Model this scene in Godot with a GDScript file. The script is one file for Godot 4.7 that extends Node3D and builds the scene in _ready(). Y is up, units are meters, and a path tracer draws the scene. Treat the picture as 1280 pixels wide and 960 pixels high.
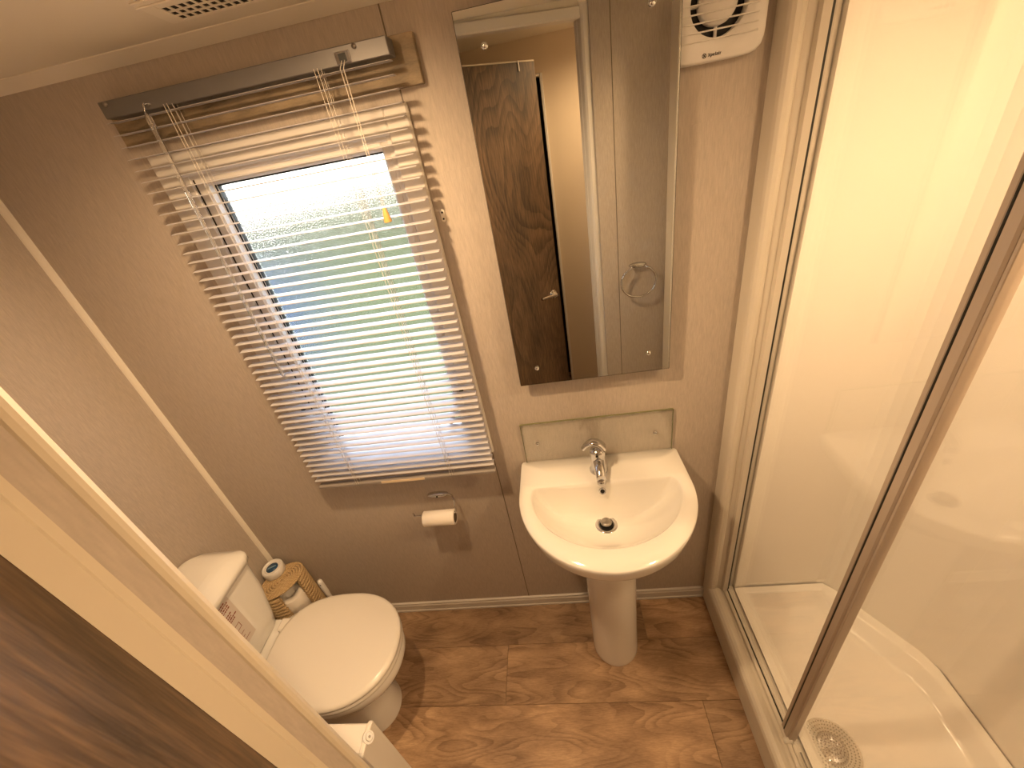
extends Node3D

# A small caravan shower room: x runs along the window wall, y is up, z comes towards the door. Metres.

var rng := RandomNumberGenerator.new()
var M := {}


# ---------------------------------------------------------------- mesh helpers
class Mb:
	var v := PackedVector3Array()
	var uv := PackedVector2Array()
	var g := PackedInt32Array()
	var group := 0

	func tri(a: Vector3, b: Vector3, c: Vector3, ua := Vector2.ZERO, ub := Vector2.ZERO, uc := Vector2.ZERO) -> void:
		v.append(a); v.append(b); v.append(c)
		uv.append(ua); uv.append(ub); uv.append(uc)
		g.append(group); g.append(group); g.append(group)

	func quad(a: Vector3, b: Vector3, c: Vector3, d: Vector3) -> void:
		var w := a.distance_to(b)
		var h := b.distance_to(c)
		tri(a, b, c, Vector2(0, 0), Vector2(w, 0), Vector2(w, h))
		tri(a, c, d, Vector2(0, 0), Vector2(w, h), Vector2(0, h))

	# a box with bevelled edges between two corners; t places it
	func box(lo: Vector3, hi: Vector3, bevel := 0.0, t := Transform3D()) -> void:
		var c := (lo + hi) / 2.0
		var h := (hi - lo) / 2.0
		var b := minf(bevel, minf(h.x, minf(h.y, h.z)) * 0.98)
		var start := v.size()
		for ax in 3:
			var a1 := (ax + 1) % 3
			var a2 := (ax + 2) % 3
			for s in [-1.0, 1.0]:
				var n := Vector3.ZERO
				n[ax] = s * h[ax]
				var e1 := Vector3.ZERO
				e1[a1] = h[a1] - b
				var e2 := Vector3.ZERO
				e2[a2] = h[a2] - b
				group = -1
				if s > 0:
					quad(c + n - e1 - e2, c + n + e1 - e2, c + n + e1 + e2, c + n - e1 + e2)
				else:
					quad(c + n - e1 + e2, c + n + e1 + e2, c + n + e1 - e2, c + n - e1 - e2)
		if b > 0.0:
			for ax in 3:
				var a1 := (ax + 1) % 3
				var a2 := (ax + 2) % 3
				for s1 in [-1.0, 1.0]:
					for s2 in [-1.0, 1.0]:
						var p := Vector3.ZERO
						p[a1] = s1 * h[a1]
						p[a2] = s2 * (h[a2] - b)
						var q := Vector3.ZERO
						q[a1] = s1 * (h[a1] - b)
						q[a2] = s2 * h[a2]
						var e := Vector3.ZERO
						e[ax] = h[ax] - b
						if s1 * s2 > 0:
							quad(c + p - e, c + p + e, c + q + e, c + q - e) if false else quad(c + p - e, c + q - e, c + q + e, c + p + e)
						else:
							quad(c + p - e, c + p + e, c + q + e, c + q - e)
			for sx in [-1.0, 1.0]:
				for sy in [-1.0, 1.0]:
					for sz in [-1.0, 1.0]:
						var p1 := c + Vector3(sx * h.x, sy * (h.y - b), sz * (h.z - b))
						var p2 := c + Vector3(sx * (h.x - b), sy * h.y, sz * (h.z - b))
						var p3 := c + Vector3(sx * (h.x - b), sy * (h.y - b), sz * h.z)
						if sx * sy * sz > 0:
							tri(p1, p2, p3)
						else:
							tri(p1, p3, p2)
		if t != Transform3D():
			for i in range(start, v.size()):
				v[i] = t * v[i]
		group = 0

	# rings of equally many points joined into a skin; caps close its ends
	func loft(rings: Array, cap0 := true, cap1 := true, closed := true) -> void:
		var n: int = rings[0].size()
		var run := 0.0
		for i in rings.size() - 1:
			var a: PackedVector3Array = rings[i]
			var b: PackedVector3Array = rings[i + 1]
			var step := a[0].distance_to(b[0])
			for j in (n if closed else n - 1):
				var k := (j + 1) % n
				var u0 := float(j) / n
				var u1 := float(j + 1) / n
				tri(a[j], a[k], b[k], Vector2(u0, run), Vector2(u1, run), Vector2(u1, run + step))
				tri(a[j], b[k], b[j], Vector2(u0, run), Vector2(u1, run + step), Vector2(u0, run + step))
			run += step
		if cap0:
			fan(rings[0], true)
		if cap1:
			fan(rings[-1], false)

	func fan(r: PackedVector3Array, flip: bool) -> void:
		var was := group
		group = was + 100 if was >= 0 else -1
		var c := Vector3.ZERO
		for p in r:
			c += p
		c /= r.size()
		for j in r.size():
			var k := (j + 1) % r.size()
			if flip:
				tri(c, r[k], r[j])
			else:
				tri(c, r[j], r[k])
		group = was

	# profile points (radius, height along y) turned about the y axis
	func lathe(profile: Array, n := 32, t := Transform3D(), sharp := false, caps := true) -> void:
		var rings := []
		for p in profile:
			var r := PackedVector3Array()
			for j in n:
				var a := -TAU * j / n
				r.append(t * Vector3(p.x * cos(a), p.y, p.x * sin(a)))
			rings.append(r)
		if sharp:
			for i in rings.size() - 1:
				group += 1
				loft([rings[i], rings[i + 1]], i == 0 and profile[0].x > 1e-5, i == rings.size() - 2 and profile[-1].x > 1e-5)
		else:
			loft(rings, caps and profile[0].x > 1e-5, caps and profile[-1].x > 1e-5)

	# a round bar along a path
	func tube(path: Array, r: float, n := 10) -> void:
		var rings := []
		var side := Vector3.ZERO
		for i in path.size():
			var d: Vector3 = (path[mini(i + 1, path.size() - 1)] - path[maxi(i - 1, 0)]).normalized()
			if side == Vector3.ZERO:
				side = d.cross(Vector3.UP if absf(d.y) < 0.9 else Vector3.RIGHT).normalized()
			side = (side - d * side.dot(d)).normalized()
			var up := d.cross(side)
			var ring := PackedVector3Array()
			for j in n:
				var a := TAU * j / n
				ring.append(path[i] + (side * cos(a) + up * sin(a)) * r)
			rings.append(ring)
		loft(rings)

	# a flat outline (list of Vector2) pushed from one place to another: at(p, k) gives the point for k = 0 and 1
	func prism(outline: Array, from: Transform3D, depth: float, bevel := 0.0) -> void:
		var poly := PackedVector2Array(outline)
		if Geometry2D.is_polygon_clockwise(poly):
			poly.reverse()
		var cap := poly
		if bevel > 0.0:
			var got := Geometry2D.offset_polygon(poly, -bevel)
			if got.size() and got[0].size() == poly.size():
				cap = got[0]
				var best := 0
				for i in cap.size():
					if cap[i].distance_to(poly[0]) < cap[best].distance_to(poly[0]):
						best = i
				var turned := PackedVector2Array()
				for i in cap.size():
					turned.append(cap[(i + best) % cap.size()])
				cap = turned
		var idx := Geometry2D.triangulate_polygon(cap)
		group = -1
		for i in range(0, idx.size(), 3):
			var a := cap[idx[i]]
			var b := cap[idx[i + 1]]
			var c := cap[idx[i + 2]]
			if (b - a).cross(c - a) < 0:
				var w := b
				b = c
				c = w
			tri(from * Vector3(a.x, a.y, depth), from * Vector3(b.x, b.y, depth), from * Vector3(c.x, c.y, depth), a, b, c)
			tri(from * Vector3(a.x, a.y, 0), from * Vector3(c.x, c.y, 0), from * Vector3(b.x, b.y, 0), a, c, b)
		var has := cap != poly
		for i in poly.size():
			var k := (i + 1) % poly.size()
			var p := poly[i]
			var q := poly[k]
			var lo := 0.0
			var hi := depth
			if has:
				lo = bevel
				hi = depth - bevel
				var pi2 := cap[i]
				var qi := cap[k]
				quad(from * Vector3(p.x, p.y, hi), from * Vector3(q.x, q.y, hi), from * Vector3(qi.x, qi.y, depth), from * Vector3(pi2.x, pi2.y, depth))
				quad(from * Vector3(pi2.x, pi2.y, 0), from * Vector3(qi.x, qi.y, 0), from * Vector3(q.x, q.y, lo), from * Vector3(p.x, p.y, lo))
			quad(from * Vector3(p.x, p.y, lo), from * Vector3(q.x, q.y, lo), from * Vector3(q.x, q.y, hi), from * Vector3(p.x, p.y, hi))
		group = 0

	func mesh(orient := true) -> ArrayMesh:
		if orient:
			var c := Vector3.ZERO
			for p in v:
				c += p
			c /= maxi(1, v.size())
			var vol := 0.0
			for i in range(0, v.size(), 3):
				vol += (v[i] - c).dot((v[i + 1] - c).cross(v[i + 2] - c))
			if vol < 0:
				flip()
		var st := SurfaceTool.new()
		st.begin(Mesh.PRIMITIVE_TRIANGLES)
		for i in range(0, v.size(), 3):
			for k in [0, 2, 1]:
				st.set_smooth_group(g[i + k] if g[i + k] >= 0 else 0xFFFFFFFF)
				st.set_uv(uv[i + k])
				st.add_vertex(v[i + k])
		st.generate_normals()
		return st.commit()

	func flip() -> void:
		for i in range(0, v.size(), 3):
			var a := v[i + 1]
			v[i + 1] = v[i + 2]
			v[i + 2] = a
			var b := uv[i + 1]
			uv[i + 1] = uv[i + 2]
			uv[i + 2] = b


func obj(called: String, m, mat: Material, parent: Node = self) -> MeshInstance3D:
	var o := MeshInstance3D.new()
	o.name = called if parent != self else numbered(called)
	o.mesh = m.mesh() if m is Mb else m
	o.material_override = mat
	o.cast_shadow = GeometryInstance3D.SHADOW_CASTING_SETTING_ON
	parent.add_child(o, true)
	if parent != self and o.name != called:
		o.name = numbered_in(called, parent)
	return o


func numbered_in(called: String, parent: Node) -> String:
	var k := 1
	while parent.has_node("%s_%03d" % [called, k]):
		k += 1
	return "%s_%03d" % [called, k]


func numbered(called: String) -> String:
	return called if not has_node(called) else numbered_in(called, self)


func thing(called: String, label: String, category: String, at := Vector3.ZERO, group := "") -> Node3D:
	var o := Node3D.new()
	o.name = numbered(called)
	o.position = at
	add_child(o)
	tag(o, label, category, group)
	return o


func tag(o: Node, label: String, category: String, group := "") -> void:
	o.set_meta("label", label)
	o.set_meta("category", category)
	if group:
		o.set_meta("group", group)


func structure(o: Node, label: String, category: String) -> Node:
	tag(o, label, category)
	o.set_meta("kind", "structure")
	return o


func boxm(lo: Vector3, hi: Vector3, bevel := 0.0) -> Mb:
	var m := Mb.new()
	m.box(lo, hi, bevel)
	return m


func V(x: float, y: float, z: float) -> Vector3:
	return Vector3(x, y, z)


# a box whose foot runs from a to b in plan, thick to its left-hand side
func plan_box(a: Vector2, b: Vector2, thick: float, y0: float, y1: float, bevel := 0.0) -> Mb:
	var d := (b - a).normalized()
	var n := Vector2(-d.y, d.x)
	var m := Mb.new()
	var t := Transform3D(Basis(V(d.x, 0, d.y), Vector3.UP, V(-n.x, 0, -n.y) * -1.0), V(a.x, 0, a.y))
	m.box(V(0, y0, 0), V(a.distance_to(b), y1, thick), bevel, t)
	return m


# an upright column with this plan outline (x, z)
func column(outline: Array, y0: float, y1: float) -> Mb:
	var m := Mb.new()
	m.prism(outline, Transform3D(Basis(V(1, 0, 0), V(0, 0, 1), V(0, -1, 0)), V(0, y1, 0)), y1 - y0)
	return m


func rounded(lo: Vector2, hi: Vector2, r: float, n := 6) -> Array:
	var out := []
	var cs := [Vector2(hi.x - r, hi.y - r), Vector2(lo.x + r, hi.y - r), Vector2(lo.x + r, lo.y + r), Vector2(hi.x - r, lo.y + r)]
	for k in 4:
		for j in n + 1:
			var a := PI / 2 * (k + float(j) / n)
			out.append(cs[k] + Vector2(cos(a), sin(a)) * r)
	return out


func smooth_path(pts: Array, per := 8) -> Array:
	var c := Curve3D.new()
	for i in pts.size():
		var a: Vector3 = pts[maxi(0, i - 1)]
		var b: Vector3 = pts[mini(pts.size() - 1, i + 1)]
		var h := (b - a) / 6.0
		c.add_point(pts[i], -h, h)
	var out := []
	for i in pts.size() - 1:
		for j in per:
			out.append(c.sample(i, float(j) / per))
	out.append(pts[-1])
	return out


# ---------------------------------------------------------------- materials
func mat(color: Color, rough := 0.6, metal := 0.0) -> StandardMaterial3D:
	var m := StandardMaterial3D.new()
	m.albedo_color = color
	m.roughness = rough
	m.metallic = metal
	return m


func noise(f: float, s: int, oct := 3) -> FastNoiseLite:
	var n := FastNoiseLite.new()
	n.noise_type = FastNoiseLite.TYPE_SIMPLEX_SMOOTH
	n.frequency = f
	n.seed = s
	n.fractal_octaves = oct
	return n


# flat-sawn board grain running along the picture's width
func wood_image(w: int, h: int, s: int, dark: Color, light: Color, rings: float, stretch: float, rough_fibre: float) -> ImageTexture:
	var im := Image.create(w, h, false, Image.FORMAT_RGB8)
	var warp := noise(1.0, s, 3)
	var fibre := noise(1.0, s + 50, 2)
	var tone := noise(1.0, s + 90, 2)
	for y in h:
		for x in w:
			var px := float(x) / h
			var py := float(y) / h
			var d := warp.get_noise_2d(px * stretch, py * 0.9) * 1.2 + (py - 0.5) * (py - 0.5) * 1.1 + 0.02 * fibre.get_noise_2d(px * 2.0, py * 14.0)
			var k := fposmod(d * rings / TAU, 1.0)
			var ring := (1.0 - smoothstep(0.0, 0.75, k)) * smoothstep(0.0, 0.06, k) if k < 0.9 else 0.0
			var strength := 0.10 + 0.22 * clampf(0.5 + tone.get_noise_2d(px * 0.9 + 40.0, py * 1.5) * 1.6, 0.0, 1.0)
			var f := fibre.get_noise_2d(px * 5.0, py * 60.0) * rough_fibre + fibre.get_noise_2d(px * 14.0 + 9.0, py * 150.0) * rough_fibre * 0.6
			var t := 0.62 - strength * ring + f + 0.35 * tone.get_noise_2d(px * 0.8, py * 2.2)
			im.set_pixel(x, y, dark.lerp(light, clampf(t, 0.0, 1.0)))
	return ImageTexture.create_from_image(im)


func wood(tex: Texture2D, rough: float) -> StandardMaterial3D:
	var m := mat(Color.WHITE, rough)
	m.albedo_texture = tex
	return m


func make_materials() -> void:
	# wall board: a greige foil with a fine upright weave
	var im := Image.create(256, 256, false, Image.FORMAT_RGB8)
	var bp := Image.create(256, 256, false, Image.FORMAT_RGB8)
	var n1 := noise(1.0, 3, 2)
	for y in 256:
		for x in 256:
			var s := n1.get_noise_2d(x * 0.55, y * 0.035) * 0.6 + n1.get_noise_2d(x * 0.13 + 400, y * 0.02) * 0.35 + rng.randf_range(-0.12, 0.12)
			var c := Color(0.71, 0.665, 0.62) * (1.0 + s * 0.085)
			im.set_pixel(x, y, c)
			bp.set_pixel(x, y, Color.WHITE * clampf(0.5 + s * 0.5, 0, 1))
	M.wall = mat(Color.WHITE, 0.55)
	M.wall.albedo_texture = ImageTexture.create_from_image(im)
	M.wall.uv1_triplanar = true
	M.wall.uv1_world_triplanar = true
	M.wall.uv1_scale = Vector3.ONE * 3.0
	M.wall.heightmap_enabled = true
	M.wall.heightmap_texture = ImageTexture.create_from_image(bp)
	M.wall.heightmap_scale = 0.03
	M.ceiling = mat(Color(0.88, 0.85, 0.80), 0.8)
	M.coving = mat(Color(0.90, 0.87, 0.82), 0.5)
	M.joint = mat(Color(0.44, 0.40, 0.36), 0.6)
	M.upvc = mat(Color(0.82, 0.80, 0.775), 0.35)
	M.white = mat(Color(0.90, 0.88, 0.85), 0.4)
	M.frame = mat(Color(0.86, 0.83, 0.78), 0.32)
	M.jamb = mat(Color(0.80, 0.755, 0.68), 0.4)
	M.ceramic = mat(Color(0.93, 0.92, 0.90), 0.12)
	M.ceramic.clearcoat_enabled = true
	M.ceramic.clearcoat = 0.5
	M.ceramic.clearcoat_roughness = 0.05
	M.seat = mat(Color(0.90, 0.88, 0.85), 0.22)
	M.acrylic = mat(Color(0.955, 0.94, 0.91), 0.18)
	M.chrome = mat(Color(0.82, 0.82, 0.83), 0.08, 1.0)
	M.steel = mat(Color(0.62, 0.60, 0.58), 0.3, 1.0)
	M.post = mat(Color(0.74, 0.68, 0.62), 0.4, 0.25)
	M.mirror = mat(Color(0.90, 0.91, 0.90), 0.0, 1.0)
	M.mirror_edge = mat(Color(0.16, 0.15, 0.12), 0.3)
	M.backing = mat(Color(0.60, 0.56, 0.50), 0.7)
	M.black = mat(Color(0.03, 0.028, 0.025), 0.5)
	M.seal = mat(Color(0.12, 0.11, 0.09), 0.5)
	M.dark = mat(Color(0.05, 0.045, 0.04), 0.9)
	M.slat = mat(Color(0.76, 0.75, 0.765), 0.35)
	M.rail = mat(Color(0.47, 0.46, 0.46), 0.42, 0.4)
	M.cord = mat(Color(0.85, 0.82, 0.78), 0.7)
	M.label = mat(Color(0.88, 0.80, 0.68), 0.7)
	M.bottom_rail = mat(Color(0.58, 0.55, 0.53), 0.4)
	M.tassel = mat(Color(0.86, 0.68, 0.40), 0.5)
	M.paper = mat(Color(0.93, 0.90, 0.86), 0.9)
	M.card = mat(Color(0.42, 0.36, 0.30), 0.9)
	M.plastic = mat(Color(0.88, 0.87, 0.86), 0.4)
	M.blue = mat(Color(0.16, 0.30, 0.44), 0.3)
	M.blue_mark = mat(Color(0.50, 0.62, 0.72), 0.4)
	M.ink = mat(Color(0.06, 0.06, 0.06), 0.6)
	M.hall = mat(Color(0.80, 0.74, 0.66), 0.7)
	M.clear = StandardMaterial3D.new()
	M.clear.transparency = BaseMaterial3D.TRANSPARENCY_ALPHA
	M.clear.albedo_color = Color(1, 1, 1, 0.03)
	M.clear.roughness = 0.0
	M.splash = M.clear.duplicate()
	M.splash.albedo_color = Color(0.80, 0.86, 0.78, 0.04)
	M.glass_edge = mat(Color(0.46, 0.46, 0.33), 0.15)
	M.wand = StandardMaterial3D.new()
	M.wand.refraction_enabled = true
	M.wand.refraction_scale = 0.045
	M.wand.albedo_color = Color(1, 1, 1, 0.05)
	M.wand.roughness = 0.05
	M.catcher = mat(Color(0.90, 0.87, 0.80, 0.25), 0.3)
	M.catcher.transparency = BaseMaterial3D.TRANSPARENCY_ALPHA
	# pebbled privacy glass
	var fn := noise(0.05, 21, 2)
	var hm := fn.get_seamless_image(256, 256)
	M.frost = StandardMaterial3D.new()
	M.frost.refraction_enabled = true
	M.frost.refraction_scale = 0.05
	M.frost.albedo_color = Color(0.97, 0.98, 0.98, 0.0)
	M.frost.roughness = 0.2
	M.frost.heightmap_enabled = true
	M.frost.heightmap_texture = ImageTexture.create_from_image(hm)
	M.frost.heightmap_scale = 0.04
	M.frost.uv1_triplanar = true
	M.frost.uv1_scale = Vector3.ONE * 14.0
	# timber looks
	M.planks = []
	for s in 4:
		var sh := [1.0, 0.92, 1.06, 0.97][s] as float
		M.planks.append(wood(wood_image(1024, 160, 100 + s * 7, Color(0.44, 0.335, 0.245) * sh, Color(0.78, 0.65, 0.515) * sh, 30.0, 0.24, 0.18), 0.42))
	M.door = wood(wood_image(2048, 600, 301, Color(0.17, 0.125, 0.085), Color(0.49, 0.385, 0.285), 46.0, 0.32, 0.26), 0.5)
	M.door.heightmap_enabled = true
	M.door.heightmap_texture = M.door.albedo_texture
	M.door.heightmap_scale = 0.12
	M.board = wood(wood_image(512, 64, 411, Color(0.40, 0.345, 0.27), Color(0.66, 0.585, 0.475), 14.0, 0.25, 0.14), 0.55)
	# twisted rope
	M.rope = mat(Color(0.66, 0.54, 0.38), 0.95)
	var rp := Image.create(128, 128, false, Image.FORMAT_RGB8)
	var rn := noise(0.09, 77, 3)
	for y in 128:
		for x in 128:
			var s := 0.5 + 0.5 * sin((x * 3.0 + y * 5.0) * TAU / 128.0 * 2.0) * 0.6 + rn.get_noise_2d(x * 2.0, y) * 0.4
			rp.set_pixel(x, y, Color(0.88, 0.79, 0.63).lerp(Color(0.62, 0.50, 0.35), clampf(1.0 - s, 0, 1)))
	M.rope.albedo_color = Color.WHITE
	M.rope.albedo_texture = ImageTexture.create_from_image(rp)
	M.rope.uv1_triplanar = true
	M.rope.uv1_scale = Vector3.ONE * 14.0
	# outdoors
	M.grass = mat(Color(0.275, 0.282, 0.18), 1.0)
	M.grass.metallic_specular = 0.0
	M.tarmac = mat(Color(0.18, 0.225, 0.31), 0.9)
	M.tarmac.metallic_specular = 0.0
	M.hedge = mat(Color(0.36, 0.36, 0.26), 1.0)
	M.hedge.metallic_specular = 0.0
	M.cladding = mat(Color(0.80, 0.80, 0.76), 0.7)
	M.lens = mat(Color(1.0, 0.95, 0.85), 0.5)
	M.lens.emission_enabled = true
	M.lens.emission = WARM
	M.lens.emission_energy_multiplier = 6.0


const WARM := Color(1.0, 0.835, 0.63)

# plan of the slanting doorway
const JL := Vector2(-0.364, 0.79)
const JR := Vector2(0.2155, 1.02)


func ceil_y(z: float) -> float:
	return 1.970 + 0.1 * (z - 0.03)


func _ready() -> void:
	rng.seed = 7
	# ---- camera, sky, exposure
	var cam := Camera3D.new()
	cam.name = "camera"
	cam.position = V(0, 1.72, 1.0)
	cam.basis = Basis(V(0.98511953, -0.16670104, -0.04183637), V(0.11928147, 0.83837742, -0.53187897), V(0.12373944, 0.51897405, 0.84578631))
	cam.fov = 2.0 * rad_to_deg(atan(480.0 / 514.83))
	cam.near = 0.02
	cam.far = 200.0
	cam.current = true
	add_child(cam)
	var env := Environment.new()
	env.background_mode = Environment.BG_SKY
	var sky := Sky.new()
	var sm := ProceduralSkyMaterial.new()
	sm.sky_top_color = Color(0.80, 0.86, 0.96)
	sm.sky_horizon_color = Color(1.0, 0.97, 0.92)
	sm.ground_bottom_color = Color(0.4, 0.42, 0.36)
	sm.ground_horizon_color = Color(0.7, 0.72, 0.7)
	sm.sky_energy_multiplier = 2.7
	sm.ground_energy_multiplier = 1.0
	sky.sky_material = sm
	env.sky = sky
	env.tonemap_mode = Environment.TONE_MAPPER_LINEAR
	env.tonemap_exposure = 1.08
	env.sdfgi_enabled = true
	env.ssao_enabled = true
	env.ssil_enabled = true
	var we := WorldEnvironment.new()
	we.name = "world_environment"
	we.environment = env
	add_child(we)

	make_materials()
	# ---- lamps: recessed lights in the ceiling of the room, the shower and the hall
	downlight("white round ceiling downlight over the toilet side of the room", V(-0.40, ceil_y(0.53), 0.53), 1.15)
	downlight("white round ceiling downlight inside the shower cubicle", V(0.78, ceil_y(0.76), 0.74), 0.94)
	downlight("white round ceiling downlight out in the hall", V(0.48, 2.1, 1.32), 1.0)
	build_shell()
	build_window()
	build_outside()
	build_shower()
	build_blind()
	build_mirror()
	build_fan()
	build_basin()
	build_toilet()
	build_corner_things()
	build_roll_holder()
	build_door()
	build_radiator()
	build_small()


func downlight(label: String, at: Vector3, power: float) -> void:
	var t := thing("ceiling_light", label, "light", at)
	var m := Mb.new()
	m.lathe([Vector2(0.036, 0.0), Vector2(0.036, -0.008), Vector2(0.05, -0.008), Vector2(0.053, -0.003), Vector2(0.053, 0.002)], 32)
	obj("bezel", m, M.white, t)
	m = Mb.new()
	m.lathe([Vector2(0.0001, -0.006), Vector2(0.035, -0.006), Vector2(0.035, -0.002), Vector2(0.0001, -0.002)], 24)
	obj("lamp_lens", m, M.lens, t)
	var l := SpotLight3D.new()
	l.name = "lamp"
	l.position = V(0, -0.02, 0)
	l.rotation.x = -PI / 2
	l.spot_angle = 84.0
	l.spot_angle_attenuation = 0.72
	l.light_color = WARM
	l.light_energy = power
	l.light_size = 0.03
	l.spot_range = 8.0
	l.spot_attenuation = 2.0
	l.shadow_enabled = true
	t.add_child(l)


# ---------------------------------------------------------------- the room
func build_shell() -> void:
	# floor: boards laid along the window wall
	var floor_node := Node3D.new()
	floor_node.name = "floor"
	add_child(floor_node)
	structure(floor_node, "brown oak-look plank floor of the shower room", "floor")
	obj("subfloor", boxm(V(-1.40, -0.08, -0.10), V(1.30, -0.006, 2.0)), M.dark, floor_node)
	var k := 0
	var ends := [[-1.30, -0.95, 0.20, 0.46], [-1.30, -0.341, 0.46], [-1.30, -0.87, 0.333, 0.46], [-1.30, -0.10, 0.46], [-1.0, 0.25, 0.8], [-1.0, -0.2, 0.8], [-1.0, 0.4, 0.8], [-1.0, -0.5, 0.8], [-1.0, 0.1, 0.8], [-1.0, 0.4, 0.8]]
	var z := -0.035
	for row in ends.size():
		for i in ends[row].size() - 1:
			var a: float = ends[row][i]
			var b: float = ends[row][i + 1]
			if row > 3 and z < 1.0:
				b = minf(b, 0.454)
			var lo := V(a + 0.0004, -0.006, z + 0.0004)
			var hi := V(b - 0.0004, 0.0, z + 0.2006)
			var m := boxm(lo, hi, 0.0006)
			for q in m.v.size():
				m.uv[q] = Vector2((m.v[q].x - a) / 1.3 + 0.02, (m.v[q].z - z) / 0.201)
			obj("plank", m, M.planks[k % 4], floor_node)
			k += 1
		z += 0.201
	# window wall, round the opening
	var wx0 := -0.80
	var wx1 := -0.275
	var wy0 := 0.90
	var wy1 := 1.775
	var m := Mb.new()
	m.box(V(-1.266, 0, -0.07), V(wx0, 2.0, 0))
	m.box(V(wx1, 0, -0.07), V(1.09, 2.0, 0))
	m.box(V(wx0, 0, -0.07), V(wx1, wy0, 0))
	m.box(V(wx0, wy1, -0.07), V(wx1, 2.0, 0))
	var w := obj("wall_back", m, M.wall)
	structure(w, "greige boarded window wall behind the basin and the toilet roll", "wall")
	var j := Mb.new()
	j.box(V(-0.2535, 0.05, -0.001), V(-0.2505, 1.955, 0.0007))
	obj("panel_joint", j, M.joint, w)
	w = obj("wall_left", boxm(V(-1.34, 0, -0.07), V(-1.266, 2.05, 0.9)), M.wall)
	structure(w, "greige boarded wall behind the toilet cistern", "wall")
	m = Mb.new()
	m.box(V(-1.30, 0, 0.742), V(-0.455, 2.08, 0.80))
	m.v.append_array(plan_box(Vector2(-0.456, 0.744), JL, 0.05, 0, 2.08).v)
	while m.g.size() < m.v.size():
		m.g.append(-1)
		m.uv.append(Vector2.ZERO)
	w = obj("wall_front", m, M.wall)
	structure(w, "greige wall beside the door behind the radiator", "wall")
	w = obj("wall_right", boxm(V(JR.x + 0.028, 0, JR.y), V(1.20, 2.12, JR.y + 0.05)), M.wall)
	structure(w, "greige boarded wall with the towel ring, seen in the mirror", "wall")
	j = Mb.new()
	j.box(V(0.317, 0.0, JR.y - 0.0007), V(0.320, 2.07, JR.y + 0.001))
	obj("panel_joint", j, M.joint, w)
	structure(obj("wall_shower", boxm(V(1.09, 0, -0.07), V(1.20, 2.1, 1.06)), M.wall), "outer wall behind the shower cubicle", "wall")
	# ceiling rises a little away from the window
	m = Mb.new()
	m.prism([Vector2(-0.1, ceil_y(-0.1)), Vector2(1.06, ceil_y(1.06)), Vector2(1.06, 2.2), Vector2(-0.1, 2.2)], Transform3D(Basis(V(0, 0, 1), V(0, 1, 0), V(-1, 0, 0)), V(1.30, 0, 0)), 2.70)
	structure(obj("ceiling", m, M.ceiling), "plain cream ceiling board above the window", "ceiling")
	structure(obj("ceiling_hall", boxm(V(-1.40, 2.1, 1.06), V(1.30, 2.2, 2.0)), M.ceiling), "plain cream ceiling of the hall", "ceiling")
	# coving along the window wall
	m = Mb.new()
	m.prism([Vector2(0, 1.955), Vector2(0.004, 1.953), Vector2(0.036, 1.969), Vector2(0.036, 1.974), Vector2(0, 1.974)], Transform3D(Basis(V(0, 0, 1), V(0, 1, 0), V(-1, 0, 0)), V(0.455, 0, 0)), 1.72)
	structure(obj("trim_1", m, M.coving), "cream slanted coving strip between ceiling and window wall", "trim")
	# corner bead
	m = Mb.new()
	m.prism([Vector2(-1.266, 0), Vector2(-1.253, 0), Vector2(-1.255, 0.005), Vector2(-1.261, 0.010), Vector2(-1.266, 0.012)], Transform3D(Basis(V(1, 0, 0), V(0, 0, 1), V(0, -1, 0)), V(0, 1.956, 0)), 1.956)
	structure(obj("trim_2", m, M.coving), "pale upright bead in the corner behind the toilet", "trim")
	# skirting with two steps
	m = Mb.new()
	m.prism([Vector2(0, 0), Vector2(0.013, 0), Vector2(0.013, 0.009), Vector2(0.010, 0.011), Vector2(0.010, 0.040), Vector2(0.0075, 0.044), Vector2(0.0075, 0.052), Vector2(0, 0.054)], Transform3D(Basis(V(0, 0, 1), V(0, 1, 0), V(-1, 0, 0)), V(0.455, 0, 0)), 1.71)
	structure(obj("baseboard_back", m, M.upvc), "white stepped skirting along the foot of the window wall", "baseboard")
	# the hall beyond the door, seen in the mirror
	m = Mb.new()
	m.box(V(0.068, 0, 1.80), V(1.0, 2.12, 1.86))
	m.box(V(-1.0, 0, 1.80), V(-0.45, 2.12, 1.86))
	m.box(V(-0.45, 1.93, 1.80), V(0.068, 2.12, 1.86))
	structure(obj("wall_hall", m, M.hall), "cream wall on the far side of the hall, seen in the mirror", "wall")
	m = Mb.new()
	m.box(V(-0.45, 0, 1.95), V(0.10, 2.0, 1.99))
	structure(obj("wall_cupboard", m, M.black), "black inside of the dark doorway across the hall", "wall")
	m = Mb.new()
	m.box(V(0.066, 0, 1.785), V(0.082, 1.945, 1.80), 0.003)
	m.box(V(-0.46, 1.93, 1.785), V(0.066, 1.945, 1.80), 0.003)
	structure(obj("trim_3", m, M.upvc), "thin white frame of the dark doorway across the hall", "trim")
	structure(obj("wall_hall_left", boxm(V(-1.06, 0, 0.74), V(-1.0, 2.12, 2.0)), M.hall), "cream end wall of the hall on the left", "wall")
	structure(obj("wall_hall_right", boxm(V(0.80, 0, 1.07), V(0.86, 2.12, 2.0)), M.hall), "cream end wall of the hall on the right", "wall")
	structure(obj("wall_hall_end", boxm(V(-1.06, 0, 1.99), V(1.3, 2.12, 2.05)), M.hall), "outer wall behind the hall", "wall")


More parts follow.
